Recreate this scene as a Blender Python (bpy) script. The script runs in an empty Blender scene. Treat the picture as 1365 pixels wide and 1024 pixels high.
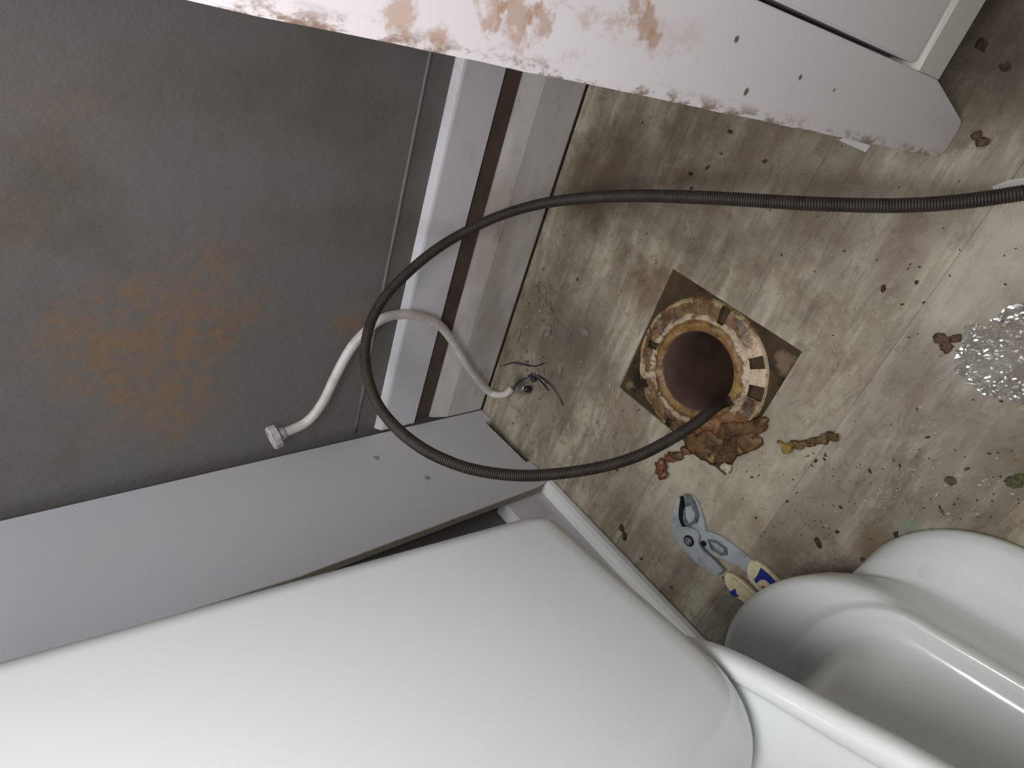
import bpy, bmesh, math, random
from mathutils import Vector, Matrix, noise
random.seed(7)
C = bpy.context.scene.collection
PI = math.pi

# ------------------------------------------------------------------ camera
FPX = 863.37
RC = Matrix(((0.59697482, 0.28006338, -0.75178825),      # world axes as columns in (right, down, forward)
             (0.57269876, -0.80500256, 0.15487739),
             (-0.56181598, -0.5230061, -0.64095821)))
CAM = Vector((0.62644, 0.61464, 0.65))
cd = bpy.data.cameras.new('camera'); cam = bpy.data.objects.new('camera', cd); C.objects.link(cam)
right = Vector(RC[0]); down = Vector(RC[1]); fwd = Vector(RC[2])
m = Matrix((right, -down, -fwd)).transposed().to_4x4(); m.translation = CAM
cam.matrix_world = m
cd.sensor_width = 36; cd.lens = FPX / 1365 * 36; cd.clip_start = 0.01
bpy.context.scene.camera = cam
vs = bpy.context.scene.view_settings
vs.view_transform = 'Standard'; vs.look = 'None'; vs.gamma = 1; vs.use_curve_mapping = False
vs.exposure = 0.25

# ------------------------------------------------------------------ world and lights
w = bpy.data.worlds.new('world'); bpy.context.scene.world = w; w.use_nodes = True
w.node_tree.nodes['Background'].inputs[0].default_value = (0.75, 0.8, 0.9, 1)
w.node_tree.nodes['Background'].inputs[1].default_value = 0.3
def area(name, loc, target, size, power, col):
    l = bpy.data.lights.new(name, 'AREA'); l.shape = 'DISK'; l.size = size; l.energy = power; l.color = col
    o = bpy.data.objects.new(name, l); C.objects.link(o); o.location = loc
    o.rotation_euler = (Vector(target) - Vector(loc)).to_track_quat('-Z', 'Y').to_euler()
    return o
area('corner_fill', (0.17, 0.20, 1.35), (0.40, 0.12, 0), 0.20, 3.3, (0.95, 0.97, 1.0))  # added fill, no real fixture: brightens the panel, pliers and moulding behind the tank
area('work_light', (0.64, 0.57, 0.85), (0.36, 0.28, 0.2), 0.22, 2.35, (1.0, 0.96, 0.97))
area('ceiling_light', (0.8, 0.95, 2.3), (0.7, 0.6, 0), 1.2, 9.0, (0.93, 0.98, 1.0))

# ------------------------------------------------------------------ helpers
def ray(u, v):
    d = Vector(((u - 682.5) / FPX, (v - 512) / FPX, 1))
    return right * d.x + down * d.y + fwd * d.z
def fl(u, v, z=0.0):                                     # point of the photo on the level z
    d = ray(u, v); return CAM + d * ((z - CAM.z) / d.z)
def onx(u, v, x=0.0):
    d = ray(u, v); return CAM + d * ((x - CAM.x) / d.x)
def ony(u, v, y=0.0):
    d = ray(u, v); return CAM + d * ((y - CAM.y) / d.y)

def link(name, me, mat=None, parent=None):
    o = bpy.data.objects.new(name, me); C.objects.link(o)
    if mat: me.materials.append(mat)
    if parent: o.parent = parent
    return o
def obj(name, bm, mat, parent=None, smooth=False, base=None):
    root = parent
    off = Vector((0, 0, 0))
    while root: off += root.location; root = root.parent
    if base is not None and parent is None: off = Vector(base)
    bmesh.ops.recalc_face_normals(bm, faces=bm.faces)
    bmesh.ops.translate(bm, verts=bm.verts, vec=-off)
    me = bpy.data.meshes.new(name); bm.to_mesh(me); bm.free()
    if smooth:
        for p in me.polygons: p.use_smooth = True
    o = link(name, me, mat, parent)
    if base is not None and parent is None: o.location = base
    return o
def tag(o, label=None, cat=None, group=None, kind=None):
    if label: o['label'] = label
    if cat: o['category'] = cat
    if group: o['group'] = group
    if kind: o['kind'] = kind
    return o
def thing(name, label, cat, loc, group=None):
    o = bpy.data.objects.new(name, None); C.objects.link(o); o.location = loc
    o.empty_display_size = 0.02
    return tag(o, label, cat, group)
def box(bm, x0, x1, y0, y1, z0, z1, bev=0.0, seg=2):
    r = bmesh.ops.create_cube(bm, size=1)
    vs_ = r['verts']
    for v in vs_:
        v.co = Vector(((x0 + x1) / 2 + v.co.x * (x1 - x0), (y0 + y1) / 2 + v.co.y * (y1 - y0), (z0 + z1) / 2 + v.co.z * (z1 - z0)))
    if bev > 0:
        es = list({e for v in vs_ for e in v.link_edges})
        bmesh.ops.bevel(bm, geom=es, offset=bev, segments=seg, affect='EDGES')
def prism(bm, pts, vec, bev=0.0, seg=2):                 # closed outline pushed along vec
    vs0 = [bm.verts.new(p) for p in pts]
    f = bm.faces.new(vs0)
    r = bmesh.ops.extrude_face_region(bm, geom=[f])
    nv = [g for g in r['geom'] if isinstance(g, bmesh.types.BMVert)]
    bmesh.ops.translate(bm, verts=nv, vec=Vector(vec))
    if bev > 0:
        es = [e for e in {e for v in vs0 + nv for e in v.link_edges}]
        bmesh.ops.bevel(bm, geom=es, offset=bev, segments=seg, affect='EDGES', clamp_overlap=True)
def crom(pts, n):                                        # smooth path through points
    P = [Vector(p) for p in pts]; P = [2 * P[0] - P[1]] + P + [2 * P[-1] - P[-2]]
    out = []
    for i in range(1, len(P) - 2):
        for k in range(n):
            t = k / n
            a, b, c_, d = P[i - 1], P[i], P[i + 1], P[i + 2]
            out.append(0.5 * ((2 * b) + (c_ - a) * t + (2 * a - 5 * b + 4 * c_ - d) * t * t + (3 * b - a - 3 * c_ + d) * t ** 3))
    out.append(P[-2]); return out
def frames(path):
    T = []
    for i in range(len(path)):
        a = path[max(i - 1, 0)]; b = path[min(i + 1, len(path) - 1)]
        T.append((b - a).normalized())
    n = T[0].orthogonal().normalized(); N = [n]
    for i in range(1, len(path)):
        n = N[-1] - T[i] * N[-1].dot(T[i]); N.append(n.normalized())
    return T, N
def tube(bm, path, r, seg=10, cap=True, rf=None):
    T, N = frames(path); rings = []
    for i, p in enumerate(path):
        b = T[i].cross(N[i]); rr = rf(i / (len(path) - 1)) * r if rf else r
        rings.append([bm.verts.new(p + (N[i] * math.cos(2 * PI * k / seg) + b * math.sin(2 * PI * k / seg)) * rr) for k in range(seg)])
    for i in range(len(rings) - 1):
        for k in range(seg):
            bm.faces.new((rings[i][k], rings[i][(k + 1) % seg], rings[i + 1][(k + 1) % seg], rings[i + 1][k]))
    if cap:
        bm.faces.new(rings[0]); bm.faces.new(rings[-1])
def loft(bm, rings, cap0=True, cap1=True):
    R = [[bm.verts.new(p) for p in r] for r in rings]
    n = len(R[0])
    for i in range(len(R) - 1):
        for k in range(n):
            bm.faces.new((R[i][k], R[i][(k + 1) % n], R[i + 1][(k + 1) % n], R[i + 1][k]))
    if cap0: bm.faces.new(R[0])
    if cap1: bm.faces.new(R[-1])
def blob(bm, c, r, sc=(1, 1, 1), amp=0.35, freq=1.6, sub=2, seed=0.0, rot=0.0):
    rr = bmesh.ops.create_icosphere(bm, subdivisions=sub, radius=1)
    M = Matrix.Rotation(rot, 3, 'Z')
    for v in rr['verts']:
        k = 1 + amp * noise.noise(v.co * freq + Vector((seed * 3.1, seed, 7.7 * seed)))
        q = Vector((v.co.x * sc[0], v.co.y * sc[1], v.co.z * sc[2])) * k * r
        v.co = M @ q + Vector(c)

# ------------------------------------------------------------------ materials
class Mat:
    def __init__(s, name, rough=0.5, spec=0.5, coat=0.0):
        s.m = bpy.data.materials.new(name); s.m.use_nodes = True; s.t = s.m.node_tree
        s.b = s.t.nodes['Principled BSDF']; s.b.inputs['Roughness'].default_value = rough
        s.b.inputs['Specular IOR Level'].default_value = spec
        s.b.inputs['Coat Weight'].default_value = coat; s.b.inputs['Coat Roughness'].default_value = 0.08
        g = s.t.nodes.new('ShaderNodeNewGeometry'); s.pos = g.outputs['Position']; s.c = None
        s.bump = None
    def link(s, a, b): s.t.links.new(a, b)
    def map(s, scale=(1, 1, 1), off=(0, 0, 0)):
        n = s.t.nodes.new('ShaderNodeMapping'); n.inputs['Scale'].default_value = scale; n.inputs['Location'].default_value = off
        s.link(s.pos, n.inputs['Vector']); return n.outputs[0]
    def noise(s, scale, detail=4, rough=0.6, mp=None, dist=0.0):
        n = s.t.nodes.new('ShaderNodeTexNoise'); n.inputs['Scale'].default_value = scale; n.inputs['Detail'].default_value = detail
        n.inputs['Roughness'].default_value = rough; n.inputs['Distortion'].default_value = dist
        s.link(mp or s.pos, n.inputs['Vector']); return n.outputs['Fac']
    def ramp(s, fac, a, b):
        n = s.t.nodes.new('ShaderNodeMapRange'); n.interpolation_type = 'SMOOTHSTEP'
        n.inputs['From Min'].default_value = a; n.inputs['From Max'].default_value = b
        s.link(fac, n.inputs['Value']); return n.outputs[0]
    def math(s, op, a, b):
        n = s.t.nodes.new('ShaderNodeMath'); n.operation = op
        for i, x in enumerate((a, b)):
            if isinstance(x, (int, float)): n.inputs[i].default_value = x
            else: s.link(x, n.inputs[i])
        return n.outputs[0]
    def near(s, p, r, soft=0.6, wob=0.5, wscale=30):       # 1 near point p, ragged edge
        n = s.t.nodes.new('ShaderNodeVectorMath'); n.operation = 'DISTANCE'
        s.link(s.pos, n.inputs[0]); n.inputs[1].default_value = p
        d = s.math('ADD', n.outputs['Value'], s.math('MULTIPLY', s.math('SUBTRACT', s.noise(wscale, 4), 0.5), r * wob * 3))
        return s.ramp(d, r, r * (1 - soft))
    def base(s, col):
        n = s.t.nodes.new('ShaderNodeRGB'); n.outputs[0].default_value = (*col, 1); s.c = n.outputs[0]; return s
    def mix(s, fac, col, k=1.0):
        n = s.t.nodes.new('ShaderNodeMix'); n.data_type = 'RGBA'
        if k != 1.0: fac = s.math('MULTIPLY', fac, k)
        s.link(fac, n.inputs[0]); s.link(s.c, n.inputs[6])
        if isinstance(col, tuple): n.inputs[7].default_value = (*col, 1)
        else: s.link(col, n.inputs[7])
        s.c = n.outputs[2]; return s
    def addbump(s, fac, strength, dist=0.001):
        n = s.t.nodes.new('ShaderNodeBump'); n.inputs['Strength'].default_value = strength; n.inputs['Distance'].default_value = dist
        s.link(fac, n.inputs['Height'])
        if s.bump: s.link(s.bump, n.inputs['Normal'])
        s.bump = n.outputs[0]; return s
    def done(s):
        s.link(s.c, s.b.inputs['Base Color'])
        if s.bump: s.link(s.bump, s.b.inputs['Normal'])
        return s.m
def rgb(r, g, b):
    f = lambda c: ((c / 255 + 0.055) / 1.055) ** 2.4 if c > 10 else c / 255 / 12.92
    return (f(r), f(g), f(b))

# grey textured wall paint with brownish scuffs
M = Mat('wall_paint', 0.55, 0.4).base(rgb(112, 110, 108))
M.mix(M.ramp(M.noise(5, 3), 0.45, 0.7), rgb(102, 96, 90))
for p, r, k in (((0, .22, .46), .12, .8), ((0, .14, .50), .11, .8), ((0, .10, .46), .07, .6), ((0, .20, .56), .08, .5), ((0, .19, .262), .045, .75), ((0, .42, .56), .07, .25), ((0, .32, .6), .06, .25)):
    M.mix(M.math('MULTIPLY', M.near(p, r, .9, .5, 22), M.ramp(M.noise(60, 6, .7), .35, .6)), rgb(136, 110, 86), k)
M.mix(M.ramp(M.noise(220, 3), .62, .8), rgb(80, 76, 74), .5)
M.addbump(M.noise(85, 3, .6, M.map((1, 1, .8))), .45, .0018)
M.addbump(M.noise(300, 2), .3, .0005)
m_wall = M.done()
M = Mat('plain_wall', 0.7).base(rgb(226, 224, 216)); M.addbump(M.noise(120), .3); m_plain = M.done()
M = Mat('ceiling_paint', 0.8).base(rgb(215, 213, 208)); M.addbump(M.noise(120), .3); m_ceil = M.done()

# white gloss trim, clean and dirty
M = Mat('white_trim', 0.35, 0.5).base(rgb(212, 211, 216))
M.mix(M.ramp(M.noise(14, 5), .5, .75), rgb(172, 164, 166), .5)
M.mix(M.ramp(M.noise(90, 4, .7), .7, .78), rgb(110, 100, 92), .55)
m_trim = M.done()
M = Mat('dirty_trim', 0.4, 0.4).base(rgb(206, 203, 200))
M.mix(M.ramp(M.noise(9, 5, .6, M.map((1, .5, 1))), .42, .7), rgb(172, 164, 158))
M.mix(M.ramp(M.noise(28, 5, .7, M.map((1, .5, 1))), .55, .8), rgb(120, 108, 98), .7)
M.mix(M.ramp(M.noise(110, 4, .7), .68, .78), rgb(96, 80, 68), .7)
m_dtrim = M.done()
M = Mat('gap_shadow_board', 0.8, 0.2).base(rgb(92, 80, 72)); M.mix(M.ramp(M.noise(20), .4, .7), rgb(80, 68, 62)); m_gap = M.done()
M = Mat('caulk', 0.5).base(rgb(104, 101, 98)); m_caulk = M.done()

# melamine panel
M = Mat('white_melamine', 0.42, 0.45).base(rgb(200, 200, 204))
M.mix(M.ramp(M.noise(4, 3), .4, .7), rgb(200, 200, 206))
for q in ((502, 610), (560, 600), (570, 637)):
    p = ony(*q, 0.0); M.mix(M.near(tuple(p), .006, .6, .5, 200), rgb(110, 98, 96), .7)
M.mix(M.ramp(M.noise(150, 3), .72, .78), rgb(130, 122, 122), .6)
m_panel = M.done()
M = Mat('raw_board_edge', 0.7, 0.3).base(rgb(158, 152, 140)); M.mix(M.ramp(M.noise(200, 4), .4, .7), rgb(138, 130, 116)); m_edge = M.done()

# vanity paint with rusty splashes
M = Mat('vanity_paint', 0.4, 0.5).base(rgb(224, 219, 223))
M.b.inputs['Roughness'].default_value = 0.33
st = M.math('MULTIPLY', M.ramp(M.noise(34, 7, .75, M.map((1, 1, .6))), .52, .64), M.ramp(M.noise(11, 3, .5), .5, .66))
zr = M.t.nodes.new('ShaderNodeSeparateXYZ'); M.link(M.pos, zr.inputs[0])
M.mix(M.math('MULTIPLY', st, M.ramp(zr.outputs[2], .2, .38)), rgb(186, 146, 118), .5)
edge = M.ramp(zr.outputs[1], .5915, .5835)
M.mix(M.math('MULTIPLY', edge, M.ramp(M.noise(120, 5, .7, M.map((1, 1, .5))), .47, .6)), rgb(120, 88, 58), .85)
for q, r in (((690, 22), .009), ((720, 30), .006), ((655, 20), .006), ((530, 20), .006), ((585, 50), .004), ((850, 8), .006), ((865, 30), .006), ((870, 55), .004)):
    p = onx(*q, .427); M.mix(M.near(tuple(p), r * 1.3, .7, 1.1, 160), rgb(172, 132, 98), .6)
for q, r in (((982, 52), .0022), ((1067, 103), .002), ((995, 122), .0022), ((1112, 120), .0014), ((1052, 10), .002)):
    p = onx(*q, .427); M.mix(M.near(tuple(p), r, .5, .4, 200), rgb(70, 52, 42), .9)
m_van = M.done()
M = Mat('vanity_edge_paint', 0.35).base(rgb(215, 210, 205)); m_vedge = M.done()
M = Mat('worktop', 0.3).base(rgb(190, 186, 180)); m_top = M.done()

# vitreous china
M = Mat('white_china', 0.22, 0.5, 0.35).base(rgb(222, 227, 225))
for q, z, r in (((1235, 762), .03, .012), ((1262, 778), .03, .010)):
    M.mix(M.near(tuple(fl(*q, z)), r, .8, .6, 80), rgb(170, 196, 186), .5)
for q, z, r in (((1355, 777), .012, .0035), ((1327, 795), .02, .0015), ((1355, 797), .02, .0018), ((1203, 874), .2, .0016), ((1328, 906), .12, .0035), ((1177, 936), .2, .0016)):
    M.mix(M.near(tuple(fl(*q, z)), r, .4, .5, 300), rgb(84, 70, 48), .9)
m_china = M.done()
M = Mat('white_china_tank', 0.25, 0.5, 0.35).base(rgb(222, 227, 228))
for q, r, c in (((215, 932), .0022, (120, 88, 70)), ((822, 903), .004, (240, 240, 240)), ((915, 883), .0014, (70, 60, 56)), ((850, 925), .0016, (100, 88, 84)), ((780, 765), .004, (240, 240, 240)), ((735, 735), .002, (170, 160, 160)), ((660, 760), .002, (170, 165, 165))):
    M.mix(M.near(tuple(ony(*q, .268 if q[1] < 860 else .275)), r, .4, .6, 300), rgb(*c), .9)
m_tank = M.done()

# floor vinyl: grain along y, grime
def floor_mat(name, light, mid, seed):
    light = tuple(c * 1.14 for c in light); mid = tuple(c * 1.12 for c in mid)
    M = Mat(name, 0.48, 0.35).base(rgb(*mid))
    g = M.noise(9, 8, .66, M.map((3.2, .55, 1), (seed, seed * .7, 0)), .6)
    M.mix(M.ramp(g, .42, .62), rgb(*light))
    M.mix(M.ramp(M.noise(30, 6, .7, M.map((3.0, .35, 1), (seed * 2, 0, 0)), .8), .52, .72), rgb(86, 78, 66), .45)
    M.mix(M.ramp(M.noise(13, 8, .7, None, .4), .46, .68), rgb(104, 86, 66), .62)
    M.mix(M.ramp(M.noise(45, 6, .75), .56, .7), rgb(88, 72, 56), .5)
    M.mix(M.ramp(M.noise(26, 10, .78, M.map((1.5, 1, 1)), .8), .53, .58), rgb(96, 82, 66), .38)
    M.mix(M.ramp(M.noise(34, 10, .78, M.map((1.8, .8, 1), (5, 2, 0)), .8), .56, .62), rgb(176, 168, 150), .3)
    M.mix(M.ramp(M.noise(120, 4, .7), .64, .76), rgb(70, 58, 46), .7)
    for p, r, k, c in (((.16, .46, 0), .16, .62, (84, 70, 58)), ((.10, .20, 0), .17, .8, (98, 86, 77)), ((.04, .40, 0), .09, .6, (66, 52, 42)), ((.44, .70, 0), .13, .75, (58, 48, 36)),
                       ((.22, .34, 0), .06, .55, (96, 66, 40)), ((.5, .18, 0), .10, .3, (112, 98, 72)), ((.57, .25, 0), .035, .6, (96, 76, 46)), ((.62, .33, 0), .05, .5, (76, 66, 46)),
                       ((.33, .56, 0), .10, .45, (96, 80, 62)), ((.10, .43, 0), .10, .6, (70, 54, 40)), ((.27, .50, 0), .19, .5, (84, 70, 56)), ((.50, .40, 0), .09, .4, (106, 90, 74)), ((.44, .50, 0), .05, .5, (96, 76, 60)), ((.36, .50, 0), .07, .5, (88, 72, 56)), ((.45, .62, 0), .10, .5, (70, 60, 46)), ((.52, .52, 0), .05, .35, (110, 96, 80)), (tuple(fl(1212, 702)), .014, .6, (112, 132, 112)), ((.075, .095, 0), .02, .8, (52, 48, 50)), ((.62, .41, 0), .06, .5, (92, 78, 56))):
        M.mix(M.near(p, r, .95, .5, 16), rgb(*c), k)
    for p, r, k in (((.52, .56, 0), .07, .5), ((.365, .165, 0), .022, .5), ((.40, .13, 0), .12, .45), ((.46, .25, 0), .10, .4), ((.50, .50, 0), .06, .35)):
        M.mix(M.near(p, r, .95, .4, 20), rgb(176, 170, 152), k)
    M.addbump(M.noise(60, 5, .7, M.map((2.5, .6, 1))), .35, .0008)
    M.addbump(M.noise(260, 3), .25, .0005)
    return M.done()
m_floor = [floor_mat('vinyl_plank_a', (156, 149, 132), (128, 119, 103), 1.3), floor_mat('vinyl_plank_b', (151, 144, 128), (124, 115, 100), 4.1), floor_mat('vinyl_plank_pale', (140, 135, 124), (118, 111, 99), 7.7)]
M = Mat('subfloor', 0.9, 0.2).base(rgb(66, 54, 40))
M.mix(M.ramp(M.noise(40, 5), .45, .7), rgb(92, 72, 48), .7); M.mix(M.ramp(M.noise(70, 5), .6, .75), rgb(120, 112, 88), .35); M.mix(M.ramp(M.noise(22, 3), .5, .7), rgb(40, 34, 28)); M.mix(M.near(tuple(fl(1043, 482)), .016, .6, .6, 60), rgb(124, 104, 86), .8); M.mix(M.near(tuple(fl(838, 515)), .010, .6, .8, 80), rgb(130, 118, 88), .7); M.addbump(M.noise(150, 5), .8, .002)
m_sub = M.done()

# flange: cream plastic under rusty wax
M = Mat('waxy_flange', 0.42, 0.5).base(rgb(112, 82, 48))
dn = M.t.nodes.new('ShaderNodeVectorMath'); dn.operation = 'DISTANCE'; M.link(M.pos, dn.inputs[0]); dn.inputs[1].default_value = (.3225, .2925, 0)
rad = M.math('ADD', dn.outputs['Value'], M.math('MULTIPLY', M.math('SUBTRACT', M.noise(60, 3), .5), .012))
M.mix(M.ramp(M.noise(55, 5, .7, None, 1.0), .45, .6), rgb(74, 52, 34))
M.mix(M.math('MULTIPLY', M.ramp(rad, .059, .055), M.ramp(M.noise(70, 4), .3, .55)), rgb(138, 104, 52), .9)
ridge = M.math('MULTIPLY', M.ramp(rad, .0585, .0605), M.ramp(rad, .067, .0645))
M.mix(M.math('MULTIPLY', ridge, M.ramp(M.noise(48, 5, .7, None, .6), .42, .52)), rgb(186, 168, 138), .8)
M.mix(M.math('MULTIPLY', M.ramp(rad, .079, .082), M.ramp(M.noise(40, 5, .7, M.map((1, 1, 1), (4, 1, 0)), .6), .45, .55)), rgb(170, 152, 112), .8)
M.mix(M.math('MULTIPLY', M.near((.383, .335, 0), .042, .35, .5, 40), M.ramp(rad, .058, .061)), rgb(196, 174, 146), .92)
M.mix(M.math('MULTIPLY', M.near((.262, .243, 0), .03, .6, .6, 40), M.ramp(M.noise(70, 4), .48, .54)), rgb(188, 168, 138), .9)
M.mix(M.near((.378, .245, 0), .042, .7, .6, 60), rgb(124, 84, 44), .85)
M.mix(M.near((.368, .305, 0), .016, .6, .6, 60), rgb(150, 124, 56), .7)
M.mix(M.ramp(M.noise(150, 4, .7), .55, .65), rgb(70, 46, 26), .55)
M.addbump(M.noise(90, 5), .9, .0025)
m_flange = M.done()
M = Mat('drain_pipe', 0.7, 0.2).base(rgb(104, 82, 72)); M.mix(M.ramp(M.noise(30, 4), .4, .7), rgb(90, 70, 62)); m_pipe = M.done()
M = Mat('old_wax', 0.5, 0.4).base(rgb(106, 76, 44)); M.mix(M.ramp(M.noise(60, 5), .4, .6), rgb(68, 48, 30)); M.mix(M.ramp(M.noise(60, 5), .6, .7), rgb(150, 118, 72)); M.addbump(M.noise(180, 4), .6, .001); m_wax = M.done()
M = Mat('red_wax', 0.4, 0.5).base(rgb(106, 66, 42)); M.mix(M.ramp(M.noise(80, 5), .5, .7), rgb(70, 40, 26)); m_rwax = M.done()
M = Mat('twig', 0.7).base(rgb(104, 80, 42)); M.mix(M.ramp(M.noise(140, 5), .45, .6), rgb(64, 48, 26)); M.mix(M.near(tuple(fl(1052, 595)), .012, .6), rgb(142, 122, 50)); M.addbump(M.noise(260, 4), .7); m_twig = M.done()

def simple(name, col, rough=.5, metal=0.0, col2=None, sc=80):
    M = Mat(name, rough).base(rgb(*col)); M.b.inputs['Metallic'].default_value = metal
    if col2: M.mix(M.ramp(M.noise(sc, 4), .45, .65), rgb(*col2))
    return M.done()
m_coil = simple('dark_spring_steel', (56, 48, 41), .55, .1, (44, 37, 31), 60)
m_core = simple('cable_core', (44, 37, 33), .6)
m_hose = simple('white_hose', (206, 200, 196), .4, 0, (190, 182, 176), 40)
m_nut = simple('hose_nut', (188, 184, 182), .35, 0, (160, 155, 152), 90)
m_steel = simple('plier_steel', (180, 186, 190), .4, .3, (158, 164, 168), 60)
m_jaw = simple('plier_jaw_steel', (112, 122, 122), .4, .3, (84, 92, 92), 150)
m_dark = simple('dark_metal', (38, 38, 38), .35, .6)
m_chrome = simple('bright_pin', (220, 220, 222), .2, .9)
m_cream = simple('cream_grip', (232, 222, 184), .5, 0, (216, 204, 166), 120)
m_blue = simple('blue_grip', (36, 58, 150), .45, 0, (28, 46, 126), 120)
m_red = simple('red_dot', (180, 70, 60), .5)
m_stub = simple('dark_blue_plastic', (38, 42, 60), .4, 0, (26, 26, 32), 90)
m_crumb = simple('dark_crumbs', (62, 48, 34), .8, 0, (38, 30, 22), 300)
m_pale = simple('pale_crumbs', (176, 168, 150), .8, 0, (150, 130, 110), 300)
m_moss = simple('green_crumbs', (82, 80, 46), .8, 0, (60, 58, 36), 300)
m_paper = simple('paper_scrap', (186, 184, 180), .8)
m_rust = simple('rusty_crumb', (86, 62, 46), .8, 0, (56, 40, 30), 200)
M = Mat('clear_plastic', 0.08, 0.5).base((0.95, 0.95, 0.95))
tr = M.t.nodes.new('ShaderNodeBsdfTransparent'); mx = M.t.nodes.new('ShaderNodeMixShader'); mx.inputs[0].default_value = 0.33
M.b.inputs['Metallic'].default_value = 0.0; M.b.inputs['Specular IOR Level'].default_value = 1.0
M.c = None
gl = M.t.nodes.new('ShaderNodeBsdfGlossy'); gl.inputs['Roughness'].default_value = 0.12; gl.inputs['Color'].default_value = (.95, .95, .95, 1)
M.link(tr.outputs[0], mx.inputs[1]); M.link(gl.outputs[0], mx.inputs[2])
M.link(mx.outputs[0], M.t.nodes['Material Output'].inputs['Surface'])
m_plastic = M.m

# ------------------------------------------------------------------ the room
def struct(name, bm, mat, parent=None, smooth=False):
    o = obj(name, bm, mat, parent, smooth)
    if not parent: o['kind'] = 'structure'
    return o
RX, RY, RZ = 2.0, 1.9, 2.35
HX0, HX1, HY0, HY1 = .235, .4135, .206, .379             # square cut out round the drain
HC = Vector((.3225, .2925, 0)); HR = .0475
SQ = [Vector((.2366, .2024, 0)), Vector((.4146, .2099, 0)), Vector((.4123, .3818, 0)), Vector((.2336, .3767, 0))]
bm = bmesh.new()                                          # subfloor with a round hole
box(bm, -.1, RX + .1, -.14, HY0 - .02, -.05, -.0035); box(bm, -.1, RX + .1, HY1 + .02, RY + .1, -.05, -.0035)
box(bm, -.1, HX0 - .02, HY0 - .02, HY1 + .02, -.05, -.0035); box(bm, HX1 + .02, RX + .1, HY0 - .02, HY1 + .02, -.05, -.0035)
def sqpt(a):
    c_, s_ = math.cos(a), math.sin(a); cx, cy = (HX0 + HX1) / 2, (HY0 + HY1) / 2
    hx, hy = (HX1 - HX0) / 2 + .02, (HY1 - HY0) / 2 + .02
    k = min(hx / max(abs(c_), 1e-6), hy / max(abs(s_), 1e-6)); return Vector((cx + c_ * k, cy + s_ * k, -.0035))
N_ = 96
ring0 = [sqpt(2 * PI * (k + .5) / N_) for k in range(N_)]
ring1 = [HC + Vector((math.cos(2 * PI * (k + .5) / N_) * .055, math.sin(2 * PI * (k + .5) / N_) * .055, -.0035)) for k in range(N_)]
ring2 = [p + Vector((0, 0, -.046)) for p in ring1]
loft(bm, [ring0, ring1, ring2], False, False)
floor = struct('floor', bm, m_sub)
# vinyl planks running along y, cut round the square
seams = [-.12, .03, .178, .335, .482, .632, .785, .935, 1.085, 1.235, 1.385, 1.535, 1.685, 1.835, 2.0]
seams[0] = .0142
ends = [.62, 1.24, .95, 1.42, .98, .88, .6, 1.3, .8, 1.1, .7, 1.2, .9, 1.35]
def clip_out(x0, x1, y0, y1):
    if x1 <= HX0 or x0 >= HX1 or y1 <= HY0 or y0 >= HY1: return [(x0, x1, y0, y1)]
    out = []
    if y0 < HY0: out.append((x0, x1, y0, HY0))
    if y1 > HY1: out.append((x0, x1, HY1, y1))
    a, b = max(y0, HY0), min(y1, HY1)
    if x0 < HX0: out.append((x0, HX0, a, b))
    if x1 > HX1: out.append((HX1, x1, a, b))
    return out
g = .00015
for i in range(len(seams) - 1):
    x0, x1 = seams[i] + (g if i else 0), seams[i + 1] - g
    for (a, b) in ((-.05, ends[i] - g), (ends[i] + g, RY)):
        bm = bmesh.new()
        for r in clip_out(x0, x1, a, b): box(bm, *r, -.0034, 0)
        mt = m_floor[2] if i in (4, 9) else m_floor[(i + (1 if a > 0 else 0)) % 2]
        obj('plank', bm, mt, floor)

bm = bmesh.new(); box(bm, -.1, 0, -.14, RY + .1, -.0034, RZ); struct('wall_left', bm, m_wall)
bm = bmesh.new(); box(bm, 0, RX, -.14, -.04, -.0034, RZ); struct('wall_back', bm, m_wall)
bm = bmesh.new(); box(bm, RX, RX + .1, -.14, RY + .1, -.0034, RZ); struct('wall_right', bm, m_plain)
bm = bmesh.new(); box(bm, 0, RX, RY, RY + .1, -.0034, RZ); struct('wall_front', bm, m_plain)
bm = bmesh.new(); box(bm, -.1, RX + .1, -.14, RY + .1, RZ, RZ + .1); struct('ceiling', bm, m_ceil)

# left wall boards: lower board, grey strip, upper board, thin ridge of caulk
def profile_y(bm, prof, y0, y1):                          # (x, z) profile run along y
    prism(bm, [Vector((x, y0, z)) for x, z in prof], (0, y1 - y0, 0))
bm = bmesh.new(); profile_y(bm, [(0, .0), (.010, .0), (.012, .004), (.012, .072), (.0105, .078), (.006, .094), (.004, .099), (0, .101)], .001, 1.2)
struct('baseboard_left', bm, m_dtrim)
bm = bmesh.new(); profile_y(bm, [(0, .1012), (.0022, .1012), (.0022, .1312), (0, .1312)], .001, 1.2); struct('trim_1', bm, m_gap)
bm = bmesh.new(); profile_y(bm, [(0, .1315), (.008, .1315), (.009, .1325), (.009, .187), (.0080, .1900), (.002, .196), (0, .1965)], .001, 1.2); struct('trim_2', bm, m_trim)
bm = bmesh.new()
path = [Vector((.0006, .002 + i * .02, .229 + .0008 * noise.noise(Vector((i * .4, 0, 0))))) for i in range(61)]
tube(bm, path, .0026, 8, rf=lambda t: .9 + .3 * noise.noise(Vector((t * 40, 1, 0))))
struct('trim_3', bm, m_caulk, smooth=True)
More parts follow.
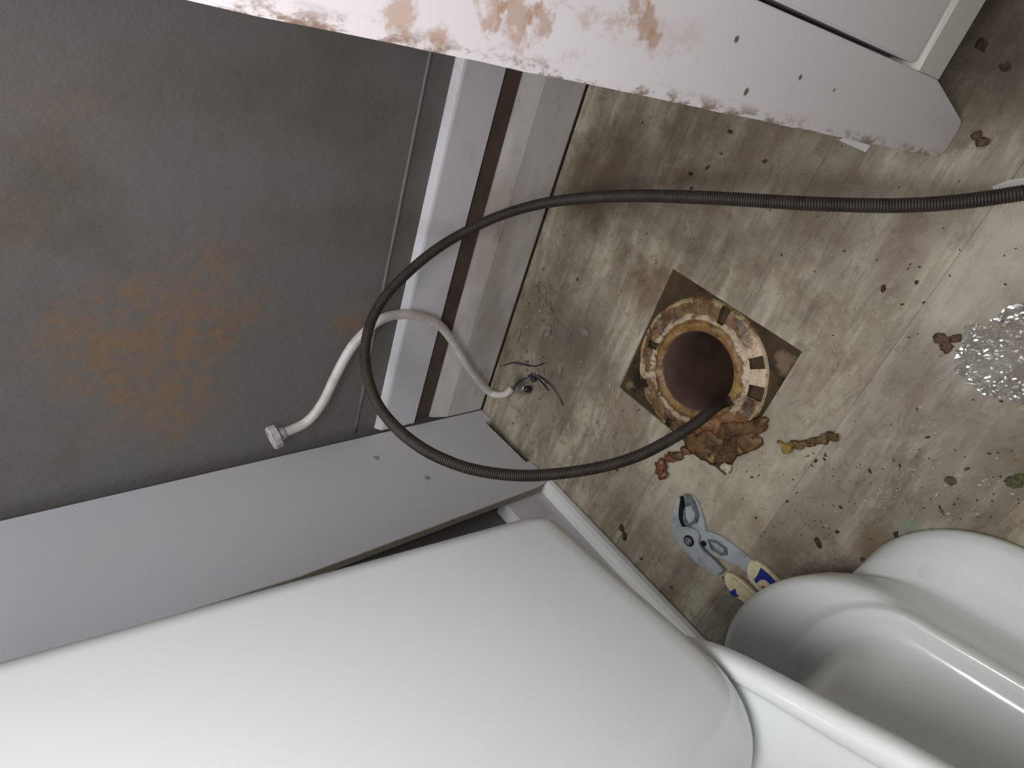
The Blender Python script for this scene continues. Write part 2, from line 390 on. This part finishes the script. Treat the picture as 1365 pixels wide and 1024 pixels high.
# back wall: low baseboard and rounded shoe moulding to the right of the panel
bm = bmesh.new(); box(bm, .186, 1.9, -.0398, -.014, 0.0002, .088, .002)
struct('baseboard_back', bm, m_trim)
bm = bmesh.new()
prof = [(-.0138, .0003), (.0045, .0003), (.006, .004), (.0045, .010), (.0, .0145), (-.007, .0165), (-.0138, .0168)]
prism(bm, [Vector((.197, y, z)) for y, z in prof], (.315, 0, 0))
struct('trim_4', bm, simple('clean_white_trim', (226, 226, 222), .35))
# little block between panel and baseboard
# ------------------------------------------------------------------ loose panel standing in the corner
pt = thing('side_panel', 'tall white laminate panel standing upright in the corner with a notched bottom edge', 'panel', (.1, -.006, 0))
bm = bmesh.new()
out = [(.0135, .0015), (.042, .0015), (.042, .016), (.146, .011), (.146, .0015), (.1935, .0015), (.1975, .03), (.2035, .40), (.190, .64), (.178, .92), (.0135, .92)]
prism(bm, [Vector((x, -.0105, z)) for x, z in out], (0, .0105, 0))
obj('board', bm, m_panel, pt)
bm = bmesh.new()
e = out[5:10]
prof = [Vector((x + .0002, -.0107, z)) for x, z in e] + [Vector((x + .0016, -.0107, z)) for x, z in reversed(e)]
prism(bm, prof, (0, .0112, 0))
tag(obj('raw_edge', bm, m_edge, pt), 'bare beige front edge of the board')

# ------------------------------------------------------------------ vanity cabinet
VX = .427
v = thing('vanity_cabinet', 'white painted vanity cabinet with rusty stains and a tapered front foot', 'cabinet', (.22, .9, 0))
def plate(bm, pts, x0, x1, bev=.0012):
    prism(bm, [Vector((x0, y, z)) for y, z in pts], (x1 - x0, 0, 0), bev, 2)
VY1 = 1.25
st_pts = [(.5838, .845), (.5835, .02), (.5845, .004), (.590, .0008), (.608, .0008), (.6135, .003), (.6325, .100), (.6325, .845)]
st_pts = []
for i in range(43):                                       # slightly nibbled edge with swollen paint
    z = .845 - i * .0195
    st_pts.append((.5836 + .0007 * noise.noise(Vector((z * 90, 0, 0))), z))
st_pts += [(.5845, .012), (.587, .0035), (.592, .0008), (.606, .0008), (.6125, .004), (.6145, .009), (.6325, .100), (.6325, .845)]
bm = bmesh.new(); plate(bm, st_pts, VX - .018, VX, .0006); obj('front_foot', bm, m_van, v)
bm = bmesh.new(); pts = [(VY1, .845)] + [(VY1, .004), (VY1 - .028, .002), (VY1 - .049, .1), (VY1 - .049, .845)]
plate(bm, pts, VX - .018, VX); obj('front_foot', bm, m_van, v)
# bottom rail with a chamfered, widening top edge
bm = bmesh.new()
y0, y1 = .6328, VY1 - .0493
a = [Vector((VX - .018, y0, .0995)), Vector((VX, y0, .0995)), Vector((VX, y0, .1385)), Vector((VX - .009, y0, .1485)), Vector((VX - .018, y0, .1485))]
b = [Vector((VX - .018, y1, .0995)), Vector((VX, y1, .0995)), Vector((VX, y1, .1475)), Vector((VX - .001, y1, .1485)), Vector((VX - .018, y1, .1485))]
mid = [p.lerp(q, .12) for p, q in zip(a, b)]; mid[2].z = .1405; mid[3].x = VX - .0035
loft(bm, [a, mid, b]); obj('bottom_rail', bm, m_vedge, v)
bm = bmesh.new(); box(bm, VX - .02, VX - .0005, .6352, .912, .1502, .80, .0012); d = obj('door', bm, m_van, v)
bm = bmesh.new(); box(bm, VX - .02, VX - .0005, .915, VY1 - .051, .1502, .80, .0012); d2 = obj('door', bm, m_van, v)
for dd, ky in ((d, .885), (d2, .945)):
    bm = bmesh.new(); tube(bm, crom([(VX - .001, ky, .7), (VX + .012, ky, .7), (VX + .02, ky, .7)], 4), .008, 16, rf=lambda t: .6 + .9 * t * t); obj('knob', bm, m_chrome, dd, True)
bm = bmesh.new(); box(bm, .016, VX - .019, .5845, .602, .004, .845, .001); obj('side', bm, m_van, v)
bm = bmesh.new(); box(bm, .016, VX - .019, VY1 - .018, VY1, .004, .845, .001); obj('side', bm, m_van, v)
bm = bmesh.new(); box(bm, .016, VX - .0205, .6025, VY1 - .0185, .1, .118); obj('bottom', bm, m_van, v)
bm = bmesh.new(); box(bm, .002, .45, .575, VY1 + .02, .8455, .87, .004); obj('countertop', bm, m_top, v)

# ------------------------------------------------------------------ toilet pulled off its flange
t = thing('toilet', 'white china toilet pulled off the drain, tank at its left end', 'toilet', (.68, .2, 0))
A1 = math.radians(13)
def stadium(c, a, b, z, L=.30, n=28, ang=A1, fa=None):
    """rear half ellipse at c (semi axes a along the toilet, b across), straight sides, front half ellipse L further on"""
    u = Vector((math.cos(ang), math.sin(ang), 0)); q = Vector((-math.sin(ang), math.cos(ang), 0)); fa = fa or a
    cc = Vector((c[0], c[1], z)); out = []
    for k in range(n + 1):
        th = PI / 2 + PI * k / n
        out.append(cc + u * (math.cos(th) * a) + q * (math.sin(th) * b))
    for k in range(1, 5): out.append(cc - q * b + u * (L * k / 5))
    for k in range(n + 1):
        th = -PI / 2 + PI * k / n
        out.append(cc + u * (L + math.cos(th) * fa) + q * (math.sin(th) * b))
    for k in range(1, 5): out.append(cc + q * b + u * (L * (5 - k) / 5))
    return out
secs = [((.680, .240), .104, .102, .0008), ((.680, .240), .1055, .1045, .004), ((.680, .240), .105, .104, .012), ((.678, .238), .102, .098, .020), ((.676, .230), .102, .084, .033), ((.674, .222), .103, .073, .043),
        ((.673, .215), .106, .0755, .048), ((.670, .195), .118, .092, .052), ((.667, .165), .134, .120, .062), ((.666, .152), .141, .133, .076), ((.665, .150), .140, .136, .088), ((.665, .152), .130, .133, .096),
        ((.665, .158), .094, .1285, .099), ((.665, .161), .083, .126, .101), ((.665, .162), .080, .1245, .107), ((.666, .164), .075, .121, .110), ((.666, .163), .068, .114, .1075), ((.666, .163), .061, .107, .1075), ((.666, .163), .058, .104, .110), ((.667, .162), .055, .101, .112), ((.668, .160), .055, .097, .14),
        ((.668, .155), .062, .088, .18), ((.665, .155), .08, .090, .22), ((.662, .160), .09, .105, .25), ((.66, .167), .104, .124, .268), ((.66, .17), .11, .13, .276)]
bm = bmesh.new()
loft(bm, [stadium(c, a, b, z) for c, a, b, z in secs])
o = obj('pedestal', bm, m_china, t, True)
# rim and rear deck
A2 = math.radians(8)
TC = Vector((.402, .258, 0)); U = Vector((math.cos(A2), math.sin(A2), 0)); V = Vector((math.sin(A2), -math.cos(A2), 0))
def uv(a, b, z): p = TC + U * a + V * b; return Vector((p.x, p.y, z))
def rim_outline(grow, z):
    near_ = [(.03, .07), (.09, .045), (.135, .020), (.166, .002), (.20, -.010), (.237, -.021), (.286, -.036), (.35, -.049), (.42, -.055), (.49, -.048), (.55, -.026), (.60, .01), (.632, .06), (.645, .125)]
    far = [(a, .25 - b) for a, b in reversed(near_[:-1])]
    pts = near_ + far
    P = [uv(a, b, z) for a, b in pts]
    out = []; n = len(P)
    for i in range(n):
        for k in range(4):
            tt = k / 4; a, b, c_, d = P[i - 1], P[i], P[(i + 1) % n], P[(i + 2) % n]
            out.append(0.5 * ((2 * b) + (c_ - a) * tt + (2 * a - 5 * b + 4 * c_ - d) * tt * tt + (3 * b - a - 3 * c_ + d) * tt ** 3))
    ctr = uv(.36, .125, z); res = []
    for p in out:
        d = p - ctr; res.append(ctr + d * (1 + grow / d.length))
    return res
def opening(k, z):
    o0 = rim_outline(0, z); c = uv(.44, .125, z); res = []
    for i in range(len(o0)):
        th = 2 * PI * i / len(o0); p = o0[i] - c; an = math.atan2(p.y, p.x) - A2
        res.append(c + (U * math.cos(an) * .155 - V * math.sin(an) * .115) * k)
    return res
bm = bmesh.new()
loft(bm, [rim_outline(-.05, .255), rim_outline(-.02, .272), rim_outline(-.004, .280), rim_outline(0, .285), rim_outline(0, .2925), rim_outline(-.002, .2965), rim_outline(-.006, .2985), rim_outline(-.014, .2990),
          rim_outline(-.0165, .2972), rim_outline(-.019, .2966), rim_outline(-.024, .2966),
          opening(1.0, .2966), opening(.96, .292), opening(.95, .27), opening(.8, .24), opening(.45, .235)], True, True)
obj('bowl', bm, m_china, t, True)
# tank
def rrect(z, du0, du1, dv0, dv1, rr, rf, n=10):
    """rounded rectangle in tank axes: rear corner radius rr, front corner radius rf"""
    out = []
    def arc(cu, cv, r, a0):
        for k in range(n + 1):
            th = math.radians(a0 + 90 * k / n); out.append(uv(cu + math.cos(th) * r, cv + math.sin(th) * r, z))
    arc(du1 - rf, dv1 - rf, rf, 0); arc(du0 + rr, dv1 - rr, rr, 90); arc(du0 + rr, dv0 + rr, rr, 180); arc(du1 - rf, dv0 + rf, rf, 270)
    return out
def tank_sec(z, ins=0):
    k = (z - .3) / .36
    return rrect(z, -.001 - .029 * k + ins, .222 + .03 * k - ins, -.008 - .012 * k + ins, .255 + .01 * k - ins, max(.02 - ins * .5, .004), max(.055 - ins * .5, .01))
bm = bmesh.new()
loft(bm, [tank_sec(.2993, .03), tank_sec(.2998, .018), tank_sec(.303, .009), tank_sec(.309, .004), tank_sec(.318, .001), tank_sec(.33), tank_sec(.42), tank_sec(.5), tank_sec(.6), tank_sec(.7), tank_sec(.735)])
obj('tank', bm, m_tank, t, True)
bm = bmesh.new()
loft(bm, [tank_sec(.7352, -.004), tank_sec(.738, -.010), tank_sec(.755, -.012), tank_sec(.765, -.008), tank_sec(.77, .004), tank_sec(.772, .03)])
obj('tank_lid', bm, m_china, t, True)

# ------------------------------------------------------------------ drain flange in the cut square
f_ = thing('toilet_flange', 'round cream drain flange crusted with rusty wax inside the square hole in the floor', 'flange', tuple(HC + Vector((0, 0, -.004))))
bm = bmesh.new(); NT, NR = 180, 20
def polar(u, v): p = fl(u, v) - HC; return math.atan2(p.y, p.x), p.length
slots = []
for (u, v_), dr, dt in (((966, 421), .011, .055), ((1010, 484), .009, .085), ((1009, 524), .0085, .11), ((859, 512), .007, .07), ((893, 562), .006, .06), ((872, 460), .007, .08), ((951, 585), .006, .08)):
    a, r = polar(u, v_); slots.append((a, r, dr, dt))
R0, R1 = .0478, .0855
grid = []
for i in range(NT):
    th = 2 * PI * i / NT; row = []
    for j in range(NR + 1):
        s = j / NR; r = R0 + (R1 - R0) * s
        if j == NR: r += .0015 * noise.noise(Vector((math.cos(th) * 4, math.sin(th) * 4, 3)))
        z = .0012 + (.0032 if s < .28 else .0) * (1 - abs(s / .28 - .5)) + .0012 * math.sin(s * PI)
        p = Vector((math.cos(th) * r, math.sin(th) * r, 0))
        z += .0022 * noise.noise(p * 60 + Vector((5, 0, 0))) + .0012 * noise.noise(p * 160)
        if j == NR: z = -.0033
        row.append(bm.verts.new(HC + p + Vector((0, 0, z))))
    grid.append(row)
for i in range(NT):
    for j in range(NR):
        th = 2 * PI * (i + .5) / NT; r = R0 + (R1 - R0) * (j + .5) / NR
        cut = False
        for a, rr, dr, dt in slots:
            da = (th - a + PI) % (2 * PI) - PI
            if abs(da) < dt and abs(r - rr) < dr: cut = True
        if not cut:
            bm.faces.new((grid[i][j], grid[(i + 1) % NT][j], grid[(i + 1) % NT][j + 1], grid[i][j + 1]))
obj('ring', bm, m_flange, f_, True)
bm = bmesh.new(); cir = lambda r, z: [HC + Vector((math.cos(2 * PI * k / 64) * r, math.sin(2 * PI * k / 64) * r, z)) for k in range(64)]
loft(bm, [cir(.052, -.0045), cir(.0478, .0025), cir(.0465, .001), cir(.0462, -.05), cir(.046, -.22), cir(.046, -.222)], False, True)
tag(obj('pipe', bm, m_pipe, f_, True), 'dark brown inside of the waste pipe')
# wax lumps
def lump(name, label, cat, parts, mat, group=None):
    bm = bmesh.new(); z0 = 1
    for (u, v_, r, sc, sd, rot) in parts:
        p = fl(u, v_); blob(bm, p, r, sc, .55, 1.9, 3, sd, rot)
    zm = min(v.co.z for v in bm.verts)
    bmesh.ops.translate(bm, verts=bm.verts, vec=(0, 0, -zm))
    p = fl(parts[0][0], parts[0][1]); return tag(obj(name, bm, mat, None, True, base=(p.x, p.y, 0)), label, cat, group)
lump('wax_lump', 'reddish brown lump of old wax lying just outside the square hole, under the cable', 'wax', [(884, 622, .0105, (1, .7, .45), 1.2, 2.0), (896, 610, .007, (1.2, .6, .4), 2.2, .4), (886, 632, .007, (1, .8, .5), 4.2, 1.0)], m_rwax)
lump('wax_lump', 'tan smear of wax between the reddish lump and the flange', 'wax', [(902, 607, .009, (1.3, .6, .3), 6.2, .6), (915, 600, .007, (1, .7, .35), 5.2, .2)], m_wax)
o = lump('wax_lump', 'long orange brown ridge of wax along the lower edge of the flange', 'wax', [(985, 592, .015, (1.7, .8, .2), 3.2, 1.0), (965, 605, .014, (1.5, .8, .2), 7.2, .9), (945, 606, .012, (1.4, .8, .2), 8.1, .4), (1003, 570, .013, (1.6, .6, .2), 9.1, 1.1), (930, 593, .012, (1.4, 1, .2), 9.6, .2), (950, 590, .012, (1.6, 1, .16), 1.6, .3), (978, 575, .012, (1.6, 1, .16), 2.6, .9)], m_wax)
o.location.z += -.001
lump('broken_chip', 'grey green glassy chip at the lowest corner of the square hole', 'chip', [(970, 623, .006, (1, 1, .45), 3.3, .3)], m_pale)
lump('twig', 'knobbly brown twig lying on the floor right of the square hole', 'twig', [(1064, 592, .006, (1.4, .7, .55), 1, .5), (1052, 597, .0055, (1, 1, .6), 2, .4), (1078, 590, .0058, (1.6, .65, .6), 3, .5), (1094, 586, .0058, (1.6, .7, .6), 4, .6), (1109, 581, .0058, (1.5, .8, .6), 5, .6), (1044, 591, .003, (1.8, .6, .5), 6, 0)], m_twig)
lump('rusty_chunk', 'rust brown chunk beside the foot of the vanity', 'debris', [(1311, 190, .0045, (1, .8, .5), 2, 0), (1303, 181, .0035, (1, 1, .6), 3, 0)], m_rust)
lump('mud_clump', 'dark brown muddy clump at the left side of the crumpled clear plastic', 'debris', [(1256, 452, .005, (1.2, .9, .3), 2, 0), (1275, 451, .004, (1, 1, .35), 3, 0), (1262, 462, .005, (1, 1, .2), 5, 0)], m_rust)
lump('moss_clump', 'olive green moss clump at the right edge below the plastic', 'debris', [(1353, 643, .0045, (1.2, 1, .4), 2, 0), (1362, 636, .004, (1, 1, .5), 3, 0)], m_moss)
lump('moss_clump', 'dark green speck of moss above the toilet foot', 'debris', [(1268, 640, .004, (1, 1, .5), 4, 0)], m_moss)
lump('dead_bug', 'brown bug shaped crumb on the floor between pliers and toilet foot', 'debris', [(1092, 723, .0042, (1.3, .7, .5), 4, -.6)], m_crumb)
# yellowish splinter near the moulding
lump('splinter', 'thin olive wood splinter lying by the white moulding', 'splinter', [(829, 703, .0035, (.9, 1.6, .5), 4, .6), (833, 715, .0035, (.9, 1.8, .5), 6, .5)], m_moss)

# paper scraps
def sheet(name, px, mat, label, z=.0006, th=.0004):
    bm = bmesh.new(); pts = [fl(*q) + Vector((0, 0, z)) for q in px]
    prism(bm, pts, (0, 0, th)); c = sum(pts, Vector()) / len(pts)
    return tag(obj(name, bm, mat, None, base=(c.x, c.y, 0)), label, 'scrap')
sheet('paper_scrap', [(1118, 187), (1126, 183), (1161, 194), (1154, 203)], m_paper, 'small white paper scrap peeping out under the vanity edge', .0001)
sheet('paper_scrap', [(1322, 249), (1345, 240), (1372, 236), (1390, 262), (1330, 262)], m_paper, 'pale paper scrap at the right edge under the cable', .0001)

# scattered crumbs, too many to count
def crumbs(name, pts, mat, label, seed):
    bm = bmesh.new(); rnd = random.Random(seed)
    for (p, r) in pts:
        fz = .5 if r < .0035 else .22; zc = r * fz * .7
        blob(bm, (p.x, p.y, zc), r, (1 + rnd.random() * .6, .8, fz), .7, 2.0, 1 if r < .0035 else 2, rnd.random() * 9, rnd.random() * 3)
    for v_ in bm.verts: v_.co.z = max(v_.co.z, .0001)
    return tag(obj(name, bm, mat), label, 'crumbs', kind='stuff')
def scatter(n, box_, seed, r0=.0005, r1=.0014):
    rnd = random.Random(seed); out = []
    while len(out) < n:
        u = rnd.uniform(box_[0], box_[2]); v_ = rnd.uniform(box_[1], box_[3]); p = fl(u, v_)
        if p.x < .02 or p.y < .02: continue
        if HX0 - .005 < p.x < HX1 + .005 and HY0 - .005 < p.y < HY1 + .005: continue
        if (p - Vector((.68, .24, 0))).length < .112: continue
        out.append((p, rnd.uniform(r0, r1) * (1 if rnd.random() < .85 else 1.6)))
    return out
spots = [((1008, 690), .0016), ((1117, 708), .0024), ((1121, 676), .0022), ((1050, 668), .0018), ((1088, 614), .002), ((1099, 612), .0015), ((973, 175), .003), ((944, 223), .003), ((921, 232), .003), ((922, 252), .0025), ((1020, 215), .0024), ((962, 205), .0015),
         ((1178, 383), .003), ((1222, 376), .002), ((1309, 60), .005), ((1232, 403), .0015), ((1237, 583), .0018), ((1160, 628), .002), ((895, 783), .002), ((1150, 745), .0025), ((1195, 712), .003), ((855, 745), .002), ((770, 372), .0025), ((965, 770), .0018), ((1340, 90), .004), ((823, 627), .0018), ((1253, 676), .0015)]
crumbs('dark_crumbs', [(fl(*q), r) for q, r in spots] + scatter(90, (980, 600, 1365, 720), 1, .0004, .001) + scatter(30, (1080, 280, 1365, 600), 2, .0004, .001) + scatter(30, (680, 150, 1300, 360), 3, .0004, .001) + scatter(40, (660, 340, 880, 640), 5, .0004, .001), m_crumb, 'dark specks of dirt scattered over the floor', 1)
crumbs('pale_crumbs', scatter(70, (980, 600, 1365, 720), 11) + scatter(50, (660, 330, 830, 560), 12) + scatter(40, (1080, 400, 1365, 700), 13), m_pale, 'pale grit scattered over the floor', 2)
crumbs('green_crumbs', scatter(24, (1020, 600, 1365, 720), 21, .0005, .0012), m_moss, 'greenish specks on the floor above the toilet foot', 3)
# crumbled plaster by the left baseboard and round the water pipe
pl_ = []
rnd = random.Random(5)
for (u, v_), r, n in (((715, 390), 30, 22), ((740, 430), 34, 26), ((695, 330), 16, 8), ((700, 480), 20, 14), ((725, 500), 30, 22)):
    for _ in range(n):
        if _ % 7 == 0:
            p = fl(u + rnd.gauss(0, r * .4), v_ + rnd.gauss(0, r * .4))
            if p.x > .024: pl_.append((p, rnd.uniform(.004, .008)))
        p = fl(u + rnd.gauss(0, r * .45), v_ + rnd.gauss(0, r * .45)); 
        if p.x > .016: pl_.append((p, rnd.uniform(.001, .0032)))
crumbs('plaster_crumbs', pl_, simple('grey_plaster', (124, 113, 104), .9, 0, (96, 84, 76), 90), 'greyish brown crumbled plaster along the left baseboard', 4)

# ------------------------------------------------------------------ pipe stub and wires by the baseboard
s_ = thing('pipe_stub', 'broken dark blue pipe stub on the floor at the end of the white hose', 'pipe', tuple(fl(712, 515)))
bm = bmesh.new(); p = fl(706, 519)
tube(bm, crom([p + Vector((0, 0, .0005)), p + Vector((.001, .002, .007)), p + Vector((.004, .006, .012))], 4), .0055, 14, rf=lambda t: 1.1 - .25 * t); obj('body', bm, m_stub, s_, True)
bm = bmesh.new(); q = fl(712, 503); blob(bm, q + Vector((0, 0, .004)), .0075, (1.1, .8, .5), .7, 2.2, 2, 3); obj('torn_collar', bm, m_stub, s_)
bm = bmesh.new(); q = fl(700, 517); blob(bm, q + Vector((0, 0, .003)), .0028, (1, 1, .8), .3, 2.2, 2, 3); tag(obj('chip', bm, m_paper, s_), 'small white chip')
for k, wp in enumerate([[(672, 487), (690, 483), (712, 488), (728, 484)], [(684, 522), (695, 508), (715, 503), (735, 520)], [(718, 500), (740, 515), (752, 540)]]):
    bm = bmesh.new(); tube(bm, crom([fl(*q_) + Vector((0, 0, .002 + .004 * (j % 2))) for j, q_ in enumerate(wp)], 6), .0011, 6)
    obj('fibre', bm, m_stub, s_, True)

# ------------------------------------------------------------------ white water hose
h = thing('water_hose', 'white flexible water hose arching up from the floor over the left wall boards', 'hose', tuple(fl(672, 525)))
hp = [fl(682, 519, .006), fl(672, 526, .007), fl(657, 525, .010), onx(645, 515, .028), onx(624, 488, .030), onx(604, 456, .030), onx(585, 433, .029), onx(560, 422, .029), onx(535, 419, .029), onx(510, 425, .030), onx(490, 440, .030),
      onx(468, 464, .030), onx(448, 500, .030), onx(430, 537, .030), onx(408, 563, .031), onx(376, 578, .032)]
bm = bmesh.new(); path = crom(hp, 10)
tube(bm, path, .0062, 14, rf=lambda t: 1.0 if t > .12 else .92); obj('hose', bm, m_hose, h, True)
c0 = onx(376, 578, .032); d0 = (c0 - onx(408, 563, .031)).normalized()
bm = bmesh.new(); tube(bm, [c0 - d0 * .004, c0, c0 + d0 * .004], .0078, 16); obj('collar', bm, m_nut, h, True)
c1 = c0 + d0 * .004; ax = d0
bm = bmesh.new()
up = ax.orthogonal().normalized(); sd_ = ax.cross(up)
def ringp(c, r, n, wob=0): return [c + (up * math.cos(2 * PI * k / n) + sd_ * math.sin(2 * PI * k / n)) * (r * (1 + (wob if k % 2 else -wob))) for k in range(n)]
loft(bm, [ringp(c1, .010, 24), ringp(c1 + ax * .001, .0145, 24, .03), ringp(c1 + ax * .010, .0150, 24, .03), ringp(c1 + ax * .0115, .0138, 24), ringp(c1 + ax * .0115, .009, 24), ringp(c1 + ax * .004, .0085, 24)])
obj('nut', bm, m_nut, h)
bm = bmesh.new(); box(bm, c1.x - .004, c1.x + .004, c1.y - .001, c1.y + .012, c1.z + .006, c1.z + .026, .001); 
bm.free()

# ------------------------------------------------------------------ drain snake cable
cb = thing('drain_snake_cable', 'dark coiled steel drain snake cable looping from the right edge down into the drain', 'cable', (.40, .35, 0))
prof = [((1460, 238), .06), ((1365, 257), .062), ((1280, 269), .07), ((1200, 274), .085), ((1120, 273), .103), ((1050, 270), .118), ((950, 264), .135), ((850, 261), .140), ((780, 264), .135), ((720, 272), .138), ((668, 287), .160), ((620, 309), .185), ((578, 335), .222), ((540, 367), .258), ((510, 400), .285), ((491, 440), .303),
        ((487, 485), .315), ((500, 532), .325), ((525, 567), .330), ((560, 596), .330), ((600, 616), .318), ((640, 628), .298), ((690, 634), .268), ((740, 632), .236), ((800, 623), .20), ((850, 608), .168), ((890, 588), .135), ((925, 566), .098), ((950, 546), .055), ((962, 538), .015)]
P = [fl(u, v_, z) for (u, v_), z in prof]
e = P[-1]; P += [e + Vector((.004, .006, -.03)), e + Vector((-.004, .008, -.07)), e + Vector((-.015, .006, -.12))]
path0 = crom(P, 14)
def resample(path, step):
    out = [path[0]]; acc = 0; last = path[0]
    for p in path[1:]:
        seg = (p - last).length
        while acc + seg >= step:
            k = (step - acc) / seg; last = last.lerp(p, k); out.append(last); seg = (p - last).length; acc = 0
        acc += seg; last = p
    return out
pc = resample(path0, .002)
bm = bmesh.new(); tube(bm, pc[::2], .0052, 10); obj('core', bm, m_core, cb, True)
T, Nn = frames(pc)
pitch = .0021; hel = []
L = (len(pc) - 1) * .002; nst = int(L / pitch * 12)
for i in range(nst):
    s = i / nst * (len(pc) - 1); k = int(s); f = s - k; k2 = min(k + 1, len(pc) - 1)
    c_ = pc[k].lerp(pc[k2], f); n1 = Nn[k].lerp(Nn[k2], f).normalized(); b1 = T[k].cross(n1).normalized(); th = 2 * PI * i / 12
    hel.append(c_ + (n1 * math.cos(th) + b1 * math.sin(th)) * .0049)
bm = bmesh.new(); tube(bm, hel, .00112, 5); obj('wire_coil', bm, m_coil, cb, True)

# ------------------------------------------------------------------ slip joint pliers
ps = thing('pliers', 'open slip joint pliers with cream and blue grips lying beside the toilet', 'pliers', tuple(fl(930, 720)))
def flat(px, z0, z1, bev, name, mat, parent=ps, label=None, smooth=False):
    bm = bmesh.new(); prism(bm, [fl(*q) + Vector((0, 0, z0)) for q in px], (0, 0, z1 - z0), bev, 2)
    o = obj(name, bm, mat, parent, smooth)
    if label: tag(o, label)
    return o
flat([(909, 659), (904, 672), (900, 688), (901, 704), (906, 718), (916, 731), (931, 745), (945, 757), (959, 765), (969, 758), (955, 743), (941, 731), (936, 722), (937, 712), (932, 704), (922, 700), (914, 700), (910, 690), (911, 675), (913, 662)], .0042, .0088, .0008, 'lower_arm', m_steel)
flat([(914, 657), (924, 658), (932, 668), (940, 690), (943, 707), (950, 709), (965, 715), (980, 726), (992, 735), (1006, 747), (1004, 757), (996, 762), (985, 752), (965, 744), (950, 737), (940, 727), (926, 722), (921, 700), (916, 698), (913, 685), (918, 672)], .0002, .0040, .0008, 'upper_arm', m_steel)
flat([(915, 657), (924, 658), (930, 668), (935, 684), (933, 695), (921, 700), (916, 698), (913, 685), (918, 672)], .0042, .0078, .0008, 'jaw', m_jaw, label='darker toothed jaw')
flat([(919, 673), (927, 672), (932, 683), (930, 691), (924, 695), (920, 688)], .0080, .0092, .0004, 'jaw_face', m_steel, label='bright face of the jaw')
flat([(911, 660), (914, 660), (916, 675), (915, 690), (919, 700), (914, 700), (910, 690), (909, 675)], .0043, .0082, .0003, 'teeth', m_dark, label='dark toothed bite')
flat([(945, 717), (958, 719), (972, 729), (973, 738), (964, 740), (950, 731)], .0041, .0046, .0002, 'slot', m_jaw, label='grey slot for the pivot')
flat([(950, 721), (959, 723), (968, 730), (967, 735), (957, 730)], .0047, .0051, .0002, 'slot_floor', m_steel)
for c_, r, z0, z1, mt, nm in (((924, 718), .0072, .0088, .0102, m_dark, 'pivot_ring'), ((924, 718), .0052, .0103, .0112, m_jaw, 'pivot_washer'), ((925, 718), .0026, .0113, .0130, m_chrome, 'pivot_pin'), ((941, 723), .0036, .0041, .0062, m_dark, 'pivot_hole')):
    bm = bmesh.new(); c = fl(*c_); prism(bm, [c + Vector((math.cos(2 * PI * k / 20) * r, math.sin(2 * PI * k / 20) * r, z0)) for k in range(20)], (0, 0, z1 - z0), .0003, 1); obj(nm, bm, mt, ps, False)
g1 = flat([(1003, 746), (1008, 744), (1019, 750), (1032, 762), (1045, 775), (1062, 794), (1055, 803), (1038, 792), (1016, 786), (1005, 773), (999, 764)], .0002, .0098, .0026, 'grip', m_cream, label='cream and blue rubber grip')
g2 = flat([(969, 762), (977, 761), (990, 769), (1008, 785), (1028, 805), (1020, 815), (1000, 803), (982, 790), (972, 778)], .0002, .0098, .0026, 'grip', m_cream, label='cream rubber grip with a small blue patch')
flat([(1020, 753), (1031, 762), (1043, 775), (1052, 785), (1040, 781), (1026, 769), (1020, 769), (1014, 774), (1011, 769), (1016, 762)], .0094, .0104, .0003, 'inlay', m_blue, g1)
flat([(986, 780), (988, 788), (992, 791), (984, 792), (978, 786)], .0094, .0104, .0003, 'inlay', m_blue, g2)
flat([(1021, 777), (1025, 777), (1026, 780), (1022, 781)], .0094, .0102, .0002, 'dot', m_red, g1)

# ------------------------------------------------------------------ crumpled clear plastic
bm = bmesh.new(); NX, NY = 56, 56; c = fl(1352, 480); gr = []
for i in range(NX + 1):
    row = []
    for j in range(NY + 1):
        a, b = i / NX * 2 - 1, j / NY * 2 - 1
        p = Vector((a * .045, b * .040, 0)); r = math.hypot(a, b)
        n1 = abs(noise.noise(p * 55 + Vector((3, 0, 0)))); n2 = abs(noise.noise(p * 140)); n3 = noise.noise(p * 300)
        z = .0015 + (.016 * n1 + .010 * n2 + .003 * n3) * max(0.15, 1 - .75 * r * r)
        p = p * (1 + .2 * noise.noise(Vector((a * 1.5, b * 1.5, 9)))) + Vector((.004 * noise.noise(p * 150 + Vector((0, 7, 0))), .004 * noise.noise(p * 150 + Vector((0, 0, 8))), 0))
        row.append(bm.verts.new(c + p + Vector((0, 0, max(z, .0008)))))
    gr.append(row)
for i in range(NX):
    for j in range(NY):
        a, b = (i + .5) / NX * 2 - 1, (j + .5) / NY * 2 - 1
        if math.hypot(a, b) < .92 + .16 * noise.noise(Vector((a * 3, b * 3, 1))): bm.faces.new((gr[i][j], gr[i + 1][j], gr[i + 1][j + 1], gr[i][j + 1]))
bmesh.ops.delete(bm, geom=[v_ for v_ in bm.verts if not v_.link_faces], context='VERTS')
tag(obj('crumpled_plastic', bm, m_plastic, None, False, base=(c.x, c.y, 0)), 'crumpled clear plastic wrap glinting on the floor at the right edge', 'plastic')
